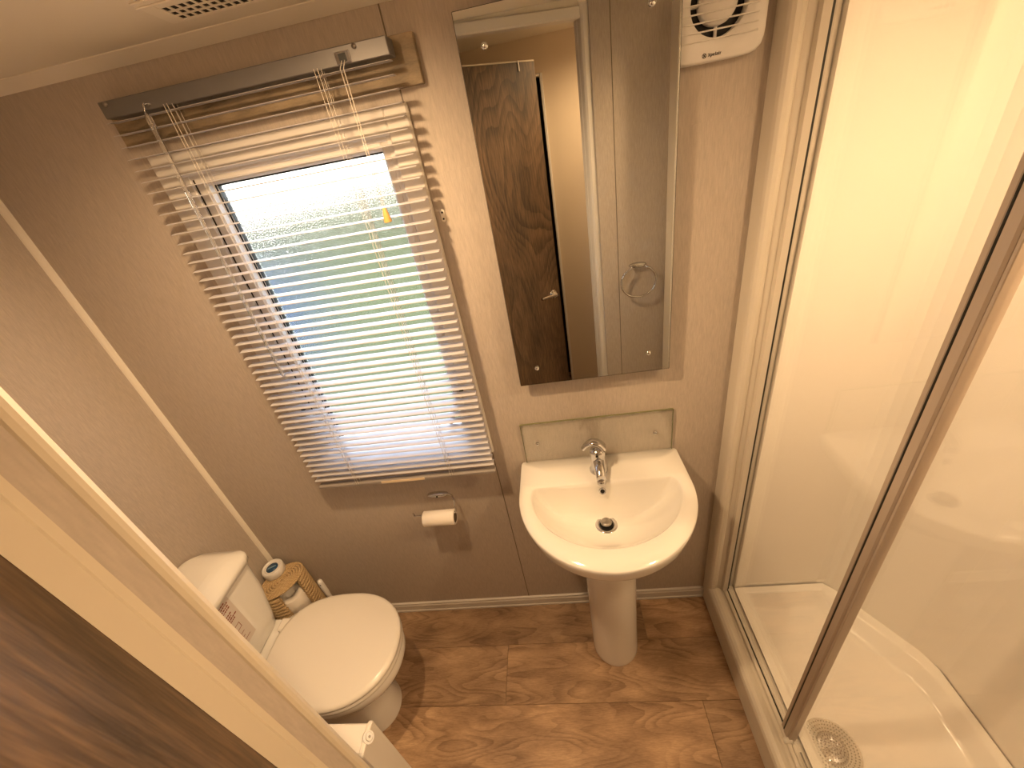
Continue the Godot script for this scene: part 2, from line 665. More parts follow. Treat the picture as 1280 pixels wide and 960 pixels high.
# ---------------------------------------------------------------- window
func ring(lo: Vector2, hi: Vector2, w: float, z0: float, z1: float, bevel: float) -> Mb:
	var m := Mb.new()
	m.box(V(lo.x, lo.y, z0), V(lo.x + w, hi.y, z1), bevel)
	m.box(V(hi.x - w, lo.y, z0), V(hi.x, hi.y, z1), bevel)
	m.box(V(lo.x + w - bevel, hi.y - w, z0), V(hi.x - w + bevel, hi.y, z1), bevel)
	m.box(V(lo.x + w - bevel, lo.y, z0), V(hi.x - w + bevel, lo.y + w, z1), bevel)
	return m


func build_window() -> void:
	var t := Node3D.new()
	t.name = "window_1"
	add_child(t)
	structure(t, "white framed window with pebbled privacy glass behind the blind", "window")
	obj("outer_trim", ring(Vector2(-0.838, 0.868), Vector2(-0.244, 1.803), 0.052, 0.0, 0.014, 0.004), M.upvc, t)
	obj("frame", ring(Vector2(-0.795, 0.905), Vector2(-0.281, 1.769), 0.026, -0.065, 0.008, 0.003), M.upvc, t)
	obj("gap_seal", ring(Vector2(-0.770, 0.930), Vector2(-0.306, 1.744), 0.006, -0.05, 0.002, 0.0), M.seal, t)
	obj("sash", ring(Vector2(-0.766, 0.934), Vector2(-0.297, 1.752), 0.026, -0.052, 0.006, 0.005), M.upvc, t)
	obj("gasket", ring(Vector2(-0.742, 0.934), Vector2(-0.318, 1.728), 0.0055, -0.040, -0.020, 0.0), M.black, t)
	obj("pane", boxm(V(-0.742, 0.934, -0.036), V(-0.318, 1.728, -0.031)), M.frost, t)
	for s in [[-0.306, -1.0], [-0.770, 1.0]]:
		var x: float = s[0]
		var d: float = s[1]
		var m := Mb.new()
		m.box(V(x - 0.011, 1.01, 0.006), V(x + 0.011, 1.105, 0.014), 0.004)
		m.box(V(x - 0.009, 1.085, 0.014), V(x + 0.009, 1.11, 0.030), 0.004)
		var h := obj("handle", m, M.white, t)
		m = Mb.new()
		var tr := Transform3D(Basis(V(0, 0, 1), d * 0.45), V(x, 1.10, 0.032))
		m.box(V(-0.008, -0.095, -0.006), V(0.008, 0.012, 0.006), 0.004, tr)
		obj("lever", m, M.upvc, h)
		m = Mb.new()
		m.box(V(x - d * 0.014 - 0.006, 1.112, 0.006), V(x - d * 0.014 + 0.006, 1.122, 0.018), 0.001)
		obj("catch_block", m, M.black, h)


func build_outside() -> void:
	var g := obj("ground", boxm(V(-40, -0.9, -45), V(30, -0.7, -0.25)), M.grass)
	structure(g, "green lawn outside the window", "lawn")
	# tarmac drive across the lawn to the left of the view
	var m := Mb.new()
	m.prism([Vector2(-3.2, -3.6), Vector2(-7.6, -11.0), Vector2(-20, -11.0), Vector2(-20, -3.6)], Transform3D(Basis(V(1, 0, 0), V(0, 0, 1), V(0, -1, 0)), V(0, -0.68, 0)), 0.02)
	structure(obj("drive", m, M.tarmac), "blue-grey tarmac drive outside the window", "drive")
	m = Mb.new()
	for i in 40:
		var x := -22.0 + i * 0.9
		var r := rng.randf_range(0.7, 1.0)
		m.lathe([Vector2(0.05, -0.75), Vector2(r * 0.9, -0.4), Vector2(r, 0.2), Vector2(r * 0.75, 0.75), Vector2(0.05, 1.0 + rng.randf() * 0.2)], 10, Transform3D(Basis(), V(x, 0, -16.0 + rng.randf_range(-0.3, 0.3))))
	var h := obj("hedge", m, M.hedge)
	tag(h, "long clipped green hedge beyond the lawn", "hedge")
	h.set_meta("kind", "stuff")


# ---------------------------------------------------------------- shower
func build_shower() -> void:
	# cubicle walls: one moulded liner with a slanting back corner
	var t := thing("shower_cubicle", "cream moulded shower cubicle with its low tray and corner panel", "shower", V(0.53, 0, 0.05))
	var o := V(0.53, 0, 0.05)
	var line := [Vector2(0.552, 0.045), Vector2(0.84, 0.045), Vector2(0.862, 0.05), Vector2(0.878, 0.064), Vector2(1.012, 0.286), Vector2(1.030, 0.335), Vector2(1.034, 0.36), Vector2(1.034, 0.985), Vector2(0.50, 0.985)]
	var outer := [Vector2(0.50, 1.015), Vector2(1.08, 1.015), Vector2(1.08, 0.002), Vector2(0.50, 0.002)]
	for part in [[line.slice(0, 4) + [Vector2(0.90, 0.004), Vector2(0.552, 0.004)], "back_panel"], [[Vector2(0.878, 0.064), Vector2(1.012, 0.286), Vector2(1.030, 0.335), Vector2(1.08, 0.335), Vector2(1.08, 0.004), Vector2(0.90, 0.004)], "corner_panel"], [[Vector2(1.030, 0.335), Vector2(1.034, 0.36), Vector2(1.034, 0.985), Vector2(1.08, 0.985), Vector2(1.08, 0.335)], "side_panel"]]:
		var m := column(part[0], 0.10, 1.968)
		for i in m.v.size():
			m.v[i] -= o
		obj(part[1], m, M.acrylic, t)
	# tray: rim, sloping sides, floor
	var rings := []
	var floor_line := [Vector2(0.548, 0.05), Vector2(0.86, 0.05), Vector2(0.885, 0.075), Vector2(1.015, 0.29), Vector2(1.03, 0.34), Vector2(1.032, 0.985), Vector2(0.548, 0.985)]
	var c := Vector2(0.77, 0.5)
	var tm := Mb.new()
	for s in [[1.0, 0.112], [0.955, 0.112], [0.94, 0.106], [0.895, 0.066], [0.86, 0.058], [0.3, 0.050], [0.05, 0.049]]:
		var r := PackedVector3Array()
		for i in floor_line.size():
			var a: Vector2 = floor_line[i]
			var b: Vector2 = floor_line[(i + 1) % floor_line.size()]
			for q in 6:
				var p := a.lerp(b, q / 6.0)
				var f: float = s[0]
				var pull := (p - c) * f
				# keep an even rim on every side
				pull.x = signf(p.x - c.x) * maxf(0.0, absf(p.x - c.x) - (1.0 - f) * 0.45) if f > 0.5 else pull.x
				pull.y = signf(p.y - c.y) * maxf(0.0, absf(p.y - c.y) - (1.0 - f) * 0.45) if f > 0.5 else pull.y
				r.append(V(c.x + pull.x, s[1], c.y + pull.y) - o)
		rings.append(r)
	tm.loft(rings, false, true)
	if tm.v[1].y == tm.v[0].y:
		pass
	# the surface must face upwards
	var up := 0.0
	for i in range(0, tm.v.size(), 3):
		up += (tm.v[i + 1] - tm.v[i]).cross(tm.v[i + 2] - tm.v[i]).y
	if up < 0:
		tm.flip()
	var tray := obj("tray", tm.mesh(false), M.acrylic, t)
	# kerb towards the room
	var km := Mb.new()
	km.prism([Vector2(0.454, 0), Vector2(0.457, 0.092), Vector2(0.461, 0.101), Vector2(0.469, 0.107), Vector2(0.479, 0.1085), Vector2(0.490, 0.103), Vector2(0.500, 0.096), Vector2(0.550, 0.094), Vector2(0.550, 0)], Transform3D(Basis(V(1, 0, 0), V(0, 1, 0), V(0, 0, 1)), V(0, 0, 0.0) - o), 1.015)
	obj("kerb", km, M.frame, t)
	# upright frame against the window wall: the same moulding stood on end
	var f := thing("shower_screen", "clear glass shower screen in a cream frame beside the basin", "shower screen", V(0.527, 0.10, 0.03))
	var fo := V(0.527, 0.10, 0.03)
	var um := column([Vector2(0.4545, 0.0), Vector2(0.4575, 0.036), Vector2(0.461, 0.042), Vector2(0.467, 0.046), Vector2(0.476, 0.047), Vector2(0.484, 0.044), Vector2(0.489, 0.038), Vector2(0.505, 0.040), Vector2(0.507, 0.052), Vector2(0.521, 0.054), Vector2(0.521, 0.030), Vector2(0.55, 0.03), Vector2(0.55, 0.0)], 0.0, 1.985)
	obj("wall_frame", shifted(um, fo), M.frame, f)
	um = Mb.new()
	um.box(V(0.5215, 0.11, 0.036), V(0.5265, 1.98, 0.052))
	um.box(V(0.5215, 0.0955, 0.036), V(0.5265, 0.101, 0.485))
	obj("seal", shifted(um, fo), M.seal, f)
	um = Mb.new()
	um.box(V(0.5095, 0.092, 0.04), V(0.5215, 0.1055, 0.99), 0.002)
	obj("bottom_track", shifted(um, fo), M.frame, f)
	um = boxm(V(0.5255, 0.098, 0.045), V(0.5305, 1.98, 0.4685))
	obj("fixed_pane", shifted(um, fo), M.clear, f)
	# post where the fixed pane meets the door
	um = Mb.new()
	um.box(V(0.5165, 0.10, 0.4785), V(0.540, 1.98, 0.4825), 0.001)
	obj("seal", shifted(um, fo), M.seal, f)
	um = Mb.new()
	um.box(V(0.5145, 0.10, 0.4825), V(0.5425, 1.98, 0.503), 0.003)
	um.box(V(0.5175, 0.10, 0.503), V(0.5365, 1.98, 0.509), 0.001)
	obj("post", shifted(um, fo), M.post, f)
	um = boxm(V(0.5165, 0.10, 0.469), V(0.540, 1.98, 0.4785), 0.001)
	obj("pane_clip", shifted(um, fo), M.post, f)
	um = boxm(V(0.5275, 0.11, 0.509), V(0.5325, 1.98, 0.90))
	obj("door_pane", shifted(um, fo), M.clear, f)
	um = boxm(V(0.526, 0.10, 0.902), V(0.560, 2.0, 1.006), 0.005)
	obj("far_frame", shifted(um, fo), M.frame, f)
	um = Mb.new()
	um.box(V(0.505, 0.094, 0.500), V(0.527, 0.112, 0.515), 0.003)
	obj("corner_block", shifted(um, fo), M.white, f)
	um = Mb.new()
	um.box(V(0.533, 0.1055, 0.535), V(0.537, 0.108, 0.60), 0.0)
	obj("slot", shifted(um, fo), M.black, f)
	# clear hair catcher over the drain
	var d := thing("hair_catcher", "round clear plastic hair catcher full of holes over the shower drain", "drain cover", V(0.640, 0.060, 0.512))
	var hm := Mb.new()
	hm.lathe([Vector2(0.070, -0.001), Vector2(0.072, 0.001), Vector2(0.069, 0.004), Vector2(0.044, 0.0048), Vector2(0.034, 0.009), Vector2(0.020, 0.014), Vector2(0.0001, 0.016)], 40)
	obj("dome", hm, M.catcher, d)
	hm = Mb.new()
	for q in 7:
		var rr := 0.010 + q * 0.0088
		var n := int(TAU * rr / 0.0072)
		var yy := 0.0165 - 0.0025 * rr / 0.02 if rr < 0.02 else 0.0145 - 0.0095 * (rr - 0.02) / 0.024 if rr < 0.044 else 0.0052
		for i in n:
			var a := TAU * (i + 0.5 * (q % 2)) / n
			hm.lathe([Vector2(0.0016, 0), Vector2(0.0016, 0.0004)], 6, Transform3D(Basis(), V(rr * cos(a), yy, rr * sin(a))))
	var holes := obj("holes", hm, M.seal, d)
	holes.set_meta("kind", "stuff")
	hm = Mb.new()
	hm.lathe([Vector2(0.040, -0.006), Vector2(0.041, -0.003), Vector2(0.034, -0.001), Vector2(0.012, 0.002), Vector2(0.0001, 0.0035)], 28)
	obj("drain_plate", hm, M.chrome, d)


func shifted(m: Mb, by: Vector3) -> Mb:
	for i in m.v.size():
		m.v[i] -= by
	return m


# ---------------------------------------------------------------- blind
func build_blind() -> void:
	var bd := boxm(V(-0.862, 1.824, 0.0), V(-0.199, 1.9035, 0.018), 0.001)
	for i in bd.v.size():
		bd.uv[i] = Vector2(bd.v[i].x / 0.7, (bd.v[i].y - 1.824) / 0.085)
	tag(obj("mounting_board", bd, M.board), "grey-brown wooden board on the wall behind the blind's headrail", "board")
	var o := V(-0.535, 0.85, 0.06)
	var t := thing("venetian_blind", "white slatted venetian blind hanging over the window", "blind", o)
	var m := Mb.new()
	m.box(V(-0.835, 1.870, 0.019), V(-0.239, 1.8985, 0.060), 0.0015)
	var head := obj("headrail", shifted(m, o), M.rail, t)
	m = Mb.new()
	m.box(V(-0.340, 1.872, 0.0595), V(-0.312, 1.890, 0.0625), 0.001)
	obj("cord_lock", shifted(m, o), M.chrome, head)
	m = Mb.new()
	m.box(V(-0.333, 1.8745, 0.0615), V(-0.319, 1.887, 0.0632), 0.0)
	obj("lock_opening", shifted(m, o), M.black, head)
	for x in [-0.818, -0.300]:
		m = Mb.new()
		m.lathe([Vector2(0.0042, 0), Vector2(0.0042, 0.003), Vector2(0.0001, 0.0042)], 12, Transform3D(Basis(V(1, 0, 0), PI / 2), V(x, 1.893, 0.0598)))
		obj("bracket_screw", shifted(m, o), M.steel, head)
	# slats: a shallow arch in section
	var sm := Mb.new()
	var top := []
	for side in 2:
		var r0 := []
		for i in 9:
			var q := -1.0 + 0.25 * i
			r0.append(Vector2(q * 0.0125, 0.0013 * (1.0 - q * q) - (0.0005 if side else 0.0)))
		if side:
			r0.reverse()
		top.append_array(r0)
	var rr := []
	for x in [-0.2945, 0.2945]:
		var r := PackedVector3Array()
		for p in top:
			r.append(V(x, p.y, p.x))
		rr.append(r)
	sm.group = 1
	sm.loft(rr)
	var slat_mesh := sm.mesh()
	for i in 47:
		var s := obj("slat", slat_mesh, M.slat, t)
		s.position = V(0.0 + rng.randf_range(-0.0012, 0.0012), 1.862 - 0.0215 * i - o.y, 0.0)
		s.rotation.x = 0.03 + rng.randf_range(-0.02, 0.02)
	m = Mb.new()
	m.box(V(-0.8285, 0.836, 0.049), V(-0.2395, 0.848, 0.071), 0.003)
	var br := obj("bottom_rail", shifted(m, o), M.bottom_rail, t)
	m = Mb.new()
	m.box(V(-0.612, 0.8375, 0.0705), V(-0.468, 0.8465, 0.0716), 0.0)
	obj("paper_label", shifted(m, o), M.label, br)
	# ladder cords
	for x in [-0.690, -0.378]:
		m = Mb.new()
		for z in [0.0468, 0.0732]:
			for dx in [-0.0035, 0.0035]:
				m.tube([V(x + dx, 1.872, z), V(x + dx, 0.846, z)], 0.0006, 5)
		m.tube([V(x + 0.006, 1.872, 0.062), V(x + 0.006, 0.84, 0.062)], 0.0006, 5)
		obj("ladder_cord", shifted(m, o), M.cord, t)
	# pull cords with tassel
	m = Mb.new()
	for dx in [-0.003, 0.003]:
		m.tube([V(-0.326 + dx, 1.876, 0.064), V(-0.326 + dx, 1.862, 0.083), V(-0.327 + dx * 0.6, 1.622, 0.085)], 0.0008, 6)
	obj("pull_cord", shifted(m, o), M.cord, t)
	m = Mb.new()
	m.lathe([Vector2(0.0035, 0.014), Vector2(0.005, 0.008), Vector2(0.0085, -0.012), Vector2(0.008, -0.014)], 14, Transform3D(Basis(), V(-0.327, 1.612, 0.085)))
	obj("tassel", shifted(m, o), M.tassel, t)
	# clear tilt wand on its hook
	m = Mb.new()
	m.tube([V(-0.733, 1.842, 0.079), V(-0.739, 1.27, 0.079)], 0.0042, 8)
	obj("wand", shifted(m, o), M.wand, t)
	m = Mb.new()
	m.tube(smooth_path([V(-0.731, 1.878, 0.060), V(-0.731, 1.878, 0.075), V(-0.731, 1.868, 0.079), V(-0.732, 1.845, 0.079)], 4), 0.002, 7)
	m.lathe([Vector2(0.003, 0.012), Vector2(0.006, 0.006), Vector2(0.006, -0.01), Vector2(0.004, -0.014)], 12, Transform3D(Basis(), V(-0.732, 1.850, 0.079)))
	obj("wand_hook", shifted(m, o), M.wand, t)


# ---------------------------------------------------------------- mirror, fan
func build_mirror() -> void:
	var o := V(0.082, 1.12, 0.0)
	var t := thing("wall_mirror", "tall frameless mirror with four chrome screws above the basin", "mirror", o)
	obj("backing", shifted(boxm(V(-0.060, 1.165, 0.0), V(0.235, 1.86, 0.0305)), o), M.backing, t)
	obj("glass", shifted(boxm(V(-0.117, 1.119, 0.0308), V(0.280, 1.911, 0.036)), o), M.mirror, t)
	var m := Mb.new()
	var lo := Vector2(-0.1175, 1.1185)
	var hi := Vector2(0.2805, 1.9115)
	m.box(V(lo.x - 0.0006, lo.y, 0.0306), V(lo.x, hi.y, 0.0358))
	m.box(V(hi.x, lo.y, 0.0306), V(hi.x + 0.0006, hi.y, 0.0358))
	m.box(V(lo.x, lo.y - 0.0006, 0.0306), V(hi.x, lo.y, 0.0358))
	m.box(V(lo.x, hi.y, 0.0306), V(hi.x, hi.y + 0.0006, 0.0358))
	obj("edge", shifted(m, o), M.mirror_edge, t)
	for p in [Vector2(-0.069, 1.856), Vector2(-0.066, 1.169), Vector2(0.227, 1.173), Vector2(0.229, 1.863)]:
		obj("screw_cap", shifted(dome(V(p.x, p.y, 0.036), 0.0062, 0.0055), o), M.chrome, t)
	# glass splashback under it
	o = V(0.079, 0.807, 0.0)
	t = thing("splashback", "low clear glass splashback standing on the back of the basin", "splashback", o)
	obj("glass", shifted(boxm(V(-0.146, 0.808, 0.003), V(0.304, 0.960, 0.0085)), o), M.splash, t)
	m = Mb.new()
	m.box(V(-0.1475, 0.808, 0.003), V(-0.146, 0.9612, 0.0086))
	m.box(V(0.304, 0.808, 0.003), V(0.3055, 0.9612, 0.0086))
	m.box(V(-0.146, 0.960, 0.003), V(0.304, 0.9612, 0.0086))
	obj("polished_edge", shifted(m, o), M.glass_edge, t)
	for p in [Vector2(-0.103, 0.883), Vector2(0.255, 0.880)]:
		obj("screw_cap", shifted(dome(V(p.x, p.y, 0.0086), 0.006, 0.0055), o), M.chrome, t)


func dome(at: Vector3, r: float, h: float) -> Mb:
	var m := Mb.new()
	var prof := [Vector2(r, -0.002), Vector2(r, 0.0008)]
	for i in 6:
		var a := PI / 2 * (i + 1) / 6.0
		prof.append(Vector2(maxf(r * cos(a), 0.0001), 0.0008 + h * sin(a)))
	m.lathe(prof, 20, Transform3D(Basis(V(1, 0, 0), PI / 2), at))
	return m


func build_fan() -> void:
	var c := Vector2(0.347, 1.847)
	var o := V(c.x, c.y, 0.0)
	var t := thing("extractor_fan", "white square extractor fan with grille on the wall beside the mirror", "fan", o)
	var face := Transform3D(Basis(), V(0, 0, 0))
	# body: rounded plate with a round mouth
	var n := 64
	var sq := []
	var mouth := []
	for i in n:
		var a := TAU * (i + 0.5) / n
		var d := Vector2(cos(a), sin(a))
		var k := 0.084 / pow(pow(absf(d.x), 7.0) + pow(absf(d.y), 7.0), 1.0 / 7.0)
		sq.append(d * k)
		mouth.append(d * 0.0495)
	var rings := []
	for s in [[1.0, 0.0, false], [1.0, 0.018, false], [0.985, 0.023, false], [0.95, 0.025, false]]:
		var r := PackedVector3Array()
		for p in sq:
			r.append(V(p.x * s[0], p.y * s[0], s[1]))
		rings.append(r)
	for s in [[1.03, 0.0262], [1.0, 0.025], [1.0, 0.004]]:
		var r := PackedVector3Array()
		for p in mouth:
			r.append(V(p.x * s[0], p.y * s[0], s[1]))
		rings.append(r)
	var m := Mb.new()
	m.loft(rings, true, false)
	obj("body", m, M.plastic, t)
	m = Mb.new()
	m.lathe([Vector2(0.0495, 0.003), Vector2(0.0495, 0.005)], 40, Transform3D(Basis(V(1, 0, 0), PI / 2), V(0, 0, 0)))
	obj("duct", m, M.black, t)
	m = Mb.new()
	m.lathe([Vector2(0.033, 0.005), Vector2(0.033, 0.019), Vector2(0.030, 0.0225), Vector2(0.022, 0.024), Vector2(0.0001, 0.0245)], 40, Transform3D(Basis(V(1, 0, 0), PI / 2), V(0, 0, 0)))
	obj("hub", m, M.plastic, t)
	for i in 4:
		m = Mb.new()
		var a := PI / 4 + i * PI / 2 + PI / 4
		m.box(V(0.030, -0.0022, 0.008), V(0.0495, 0.0022, 0.014), 0.0, Transform3D(Basis(V(0, 0, 1), a), Vector3.ZERO))
		obj("spoke", m, M.plastic, t)
	for i in 11:
		var y := -0.051 + i * 0.0128
		m = Mb.new()
		m.box(V(-0.068, y - 0.0011, 0.0245), V(0.068, y + 0.0011, 0.0293), 0.0006)
		obj("grille_bar", m, M.plastic, t)
	# maker's mark
	var tm := TextMesh.new()
	tm.text = "Xpelair"
	var fnt := SystemFont.new()
	fnt.font_names = PackedStringArray(["Droid Sans"])
	fnt.font_weight = 700
	fnt.font_italic = true
	tm.font = fnt
	tm.font_size = 32
	tm.pixel_size = 0.00021
	tm.depth = 0.0004
	var o2 := obj("lettering", tm, M.ink, t)
	o2.position = V(-0.003, -0.0735, 0.0256)
	m = Mb.new()
	m.tube(circle(V(-0.021, -0.0735, 0.0255), 0.0034, 20), 0.0005, 5)
	for a in [PI / 4, -PI / 4]:
		m.box(V(-0.0036, -0.0006, -0.0003), V(0.0036, 0.0006, 0.0004), 0.0, Transform3D(Basis(V(0, 0, 1), a), V(-0.021, -0.0735, 0.0255)))
	obj("emblem", m, M.ink, t)


func circle(c: Vector3, r: float, n: int, u := Vector3.RIGHT, v := Vector3.UP) -> Array:
	var out := []
	for i in n + 1:
		var a := TAU * i / n
		out.append(c + (u * cos(a) + v * sin(a)) * r)
	return out


# ---------------------------------------------------------------- basin
func d_outline(cx: float, half: float, back: float, zc: float, b: float, corner: float) -> PackedVector2Array:
	# straight back, slightly swelling sides, half-ellipse front
	var out := PackedVector2Array()
	for i in 49:
		var a := PI * i / 48.0
		out.append(Vector2(cx + half * cos(a), zc + b * sin(a)))
	var nar := half * 0.985
	for i in 7:
		var a := PI / 2 * i / 6.0
		out.append(Vector2(cx - nar + corner - corner * cos(a), back + corner - corner * sin(a)))
	for i in 7:
		var a := PI / 2 * i / 6.0
		out.append(Vector2(cx + nar - corner + corner * sin(a), back + corner - corner * cos(a)))
	return out


func reach(poly: PackedVector2Array, from: Vector2, a: float) -> Vector2:
	var d := Vector2(cos(a), sin(a)) * 2.0
	var best := from
	for i in poly.size():
		var hit = Geometry2D.segment_intersects_segment(from, from + d, poly[i], poly[(i + 1) % poly.size()])
		if hit != null:
			best = hit
	return best


func build_basin() -> void:
	var o := V(0.077, 0.0, 0.0)
	var Y := 0.806
	var t := thing("basin", "white ceramic washbasin on its pedestal under the mirror", "basin", o)
	var outer := d_outline(0.077, 0.2475, 0.001, 0.15, 0.258, 0.012)
	var bowl := d_outline(0.077, 0.211, 0.120, 0.150, 0.192, 0.018)
	var drain := Vector2(0.076, 0.168)
	var angles := []
	for i in 120:
		angles.append(TAU * i / 120.0)
	for poly in [outer, bowl]:
		for p in poly:
			if p.y < 0.14:
				angles.append(fposmod((p - drain).angle(), TAU))
	angles.sort()
	var N := angles.size()
	var O := PackedVector2Array()
	var B := PackedVector2Array()
	for a in angles:
		O.append(reach(outer, drain, a))
		B.append(reach(bowl, drain, a))
	var rings := []
	# underside: from the pedestal up to the rim
	var ped := Vector2(0.077, 0.13)
	var unders := [[0.40, 0.600], [0.55, 0.640], [0.72, 0.690], [0.86, 0.730], [0.945, 0.752], [0.968, 0.758], [0.975, 0.763], [0.992, 0.786], [1.0, 0.797], [0.998, 0.802], [0.990, 0.8055]]
	for s in unders:
		var r := PackedVector3Array()
		for p in O:
			var q: Vector2 = ped + (p - ped) * s[0]
			q.y = maxf(q.y, 0.001) if s[0] > 0.9 else maxf(q.y, 0.004)
			if p.y < 0.06:
				q.y = p.y
			r.append(V(q.x, s[1], q.y) - o)
		rings.append(r)
	# deck and bowl
	for s in [0.5, 0.06]:
		var r := PackedVector3Array()
		for i in N:
			var q := B[i].lerp(O[i], s)
			r.append(V(q.x, Y + (0.0005 if s > 0.1 else 0.0), q.y) - o)
		rings.append(r)
	for s in [1.0, 0.985, 0.96, 0.92, 0.85, 0.75, 0.62, 0.48, 0.34, 0.22, 0.12]:
		var r := PackedVector3Array()
		for i in N:
			var q := drain.lerp(B[i], s)
			var away := 0.5 - 0.5 * sin(angles[i])
			var y: float = Y - 0.003 - 0.118 * (1.0 - pow(s, lerpf(2.6, 7.0, smoothstep(0.35, 0.85, away)))) - 0.010 * (1.0 - s)
			if s == 1.0:
				y = Y - 0.002
			r.append(V(q.x, y, q.y) - o)
		rings.append(r)
	var m := Mb.new()
	m.loft(rings, false, true)
	var body := obj("bowl", m, M.ceramic, t)
	# overflow and waste
	m = Mb.new()
	m.lathe([Vector2(0.0062, 0), Vector2(0.0062, 0.002), Vector2(0.0105, 0.0025), Vector2(0.011, 0.0)], 24, Transform3D(Basis(V(1, 0, 0), 1.15), V(-0.002, 0.7790, 0.1285)))
	obj("overflow_ring", m, M.chrome, t)
	m = Mb.new()
	m.lathe([Vector2(0.0062, 0.0005), Vector2(0.0062, 0.001)], 20, Transform3D(Basis(V(1, 0, 0), 1.15), V(-0.002, 0.7795, 0.1290)))
	obj("overflow_hole", m, M.black, t)
	var dy := 0.677
	m = Mb.new()
	m.lathe([Vector2(0.020, -0.006), Vector2(0.021, 0.0005), Vector2(0.024, 0.0028), Vector2(0.031, 0.0028), Vector2(0.033, 0.0005), Vector2(0.033, -0.004)], 36, Transform3D(Basis(), V(-0.001, dy, drain.y)))
	obj("waste_ring", m, M.chrome, t)
	m = Mb.new()
	m.lathe([Vector2(0.0205, -0.0005), Vector2(0.0205, 0.0004)], 28, Transform3D(Basis(), V(-0.001, dy, drain.y)))
	obj("waste_hole", m, M.black, t)
	m = Mb.new()
	m.lathe([Vector2(0.016, 0.002), Vector2(0.017, 0.006), Vector2(0.014, 0.010), Vector2(0.0001, 0.0115)], 28, Transform3D(Basis(V(1, 0, 0), -0.10), V(-0.001, dy + 0.003, drain.y - 0.003)))
	obj("plug", m, M.steel, t)
	# pedestal
	m = Mb.new()
	rings = []
	for s in [[0.0, 1.0], [0.004, 1.01], [0.02, 1.0], [0.3, 0.985], [0.55, 0.99], [0.66, 1.03]]:
		var r := PackedVector3Array()
		for i in 40:
			var a := PI * i / 39.0
			r.append(V(0.082 * s[1] * cos(a), s[0], 0.170 + 0.086 * s[1] * sin(a)))
		r.append(V(-0.080 * s[1], s[0], 0.02))
		r.append(V(0.080 * s[1], s[0], 0.02))
		rings.append(r)
	m.loft(rings)
	obj("pedestal", m, M.ceramic, t)
	# tap: stands on the basin
	var tp := thing("mixer_tap", "chrome single lever mixer tap on the back ledge of the basin", "tap", V(0.074, Y, 0.066))
	m = Mb.new()
	m.lathe([Vector2(0.027, 0.0), Vector2(0.027, 0.004), Vector2(0.0235, 0.008), Vector2(0.0215, 0.03), Vector2(0.0215, 0.058), Vector2(0.0225, 0.062), Vector2(0.0225, 0.076), Vector2(0.019, 0.085), Vector2(0.0001, 0.089)], 32)
	obj("body", m, M.chrome, tp)
	m = Mb.new()
	var spr := []
	for k in 10:
		var f := k / 9.0
		var r := PackedVector3Array()
		var cc := V(0, 0.046 - 0.020 * f * f, 0.008 + 0.058 * f)
		var wd := 0.0165 - 0.003 * f
		var ht := 0.0145 - 0.003 * f
		for j in 16:
			var a := TAU * j / 16.0
			r.append(cc + V(wd * cos(a), ht * sin(a), 0))
		spr.append(r)
	m.loft(spr)
	obj("spout", m, M.chrome, tp)
	m = Mb.new()
	m.lathe([Vector2(0.0125, 0.0), Vector2(0.0125, 0.012), Vector2(0.0095, 0.013)], 20, Transform3D(Basis(), V(0, 0.006, 0.061)))
	obj("aerator", m, M.chrome, tp)
	m = Mb.new()
	var lev := []
	var path := smooth_path([V(0.018, 0.084, -0.004), V(0.004, 0.100, -0.006), V(-0.014, 0.104, -0.008), V(-0.030, 0.094, -0.010), V(-0.041, 0.078, -0.012)], 5)
	for i in path.size():
		var f := float(i) / (path.size() - 1)
		var d: Vector3 = (path[mini(i + 1, path.size() - 1)] - path[maxi(i - 1, 0)]).normalized()
		var up := V(0, 0, 1).cross(d).normalized()
		var wid := lerpf(0.023, 0.009, pow(f, 0.8))
		var r := PackedVector3Array()
		for j in 14:
			var a := TAU * j / 14.0
			r.append(path[i] + V(0, 0, 1) * wid * cos(a) + up * lerpf(0.010, 0.006, f) * sin(a))
		lev.append(r)
	m.loft(lev)
	obj("lever", m, M.chrome, tp)
	m = Mb.new()
	m.lathe([Vector2(0.004, 0), Vector2(0.004, 0.0012), Vector2(0.0001, 0.0014)], 14, Transform3D(Basis(V(1, 0, 0), PI / 2), V(-0.004, 0.073, 0.0215)))
	obj("index_dot", m, M.black, tp)


# ---------------------------------------------------------------- toilet
func egg(cx: float, cz: float, front: float, back: float, half: float, y: float, flat := 0.0, n := 56) -> PackedVector3Array:
	var r := PackedVector3Array()
	for i in n:
		var a := TAU * i / n
		var ca := cos(a)
		var sa := sin(a)
		var ex := 2.15 if ca > 0 else 2.6 + flat
		var x := signf(ca) * pow(absf(ca), 2.0 / ex) * (front if ca > 0 else back)
		var z := signf(sa) * pow(absf(sa), 2.0 / ex) * half
		r.append(V(cx + x, y, cz - z))
	return r


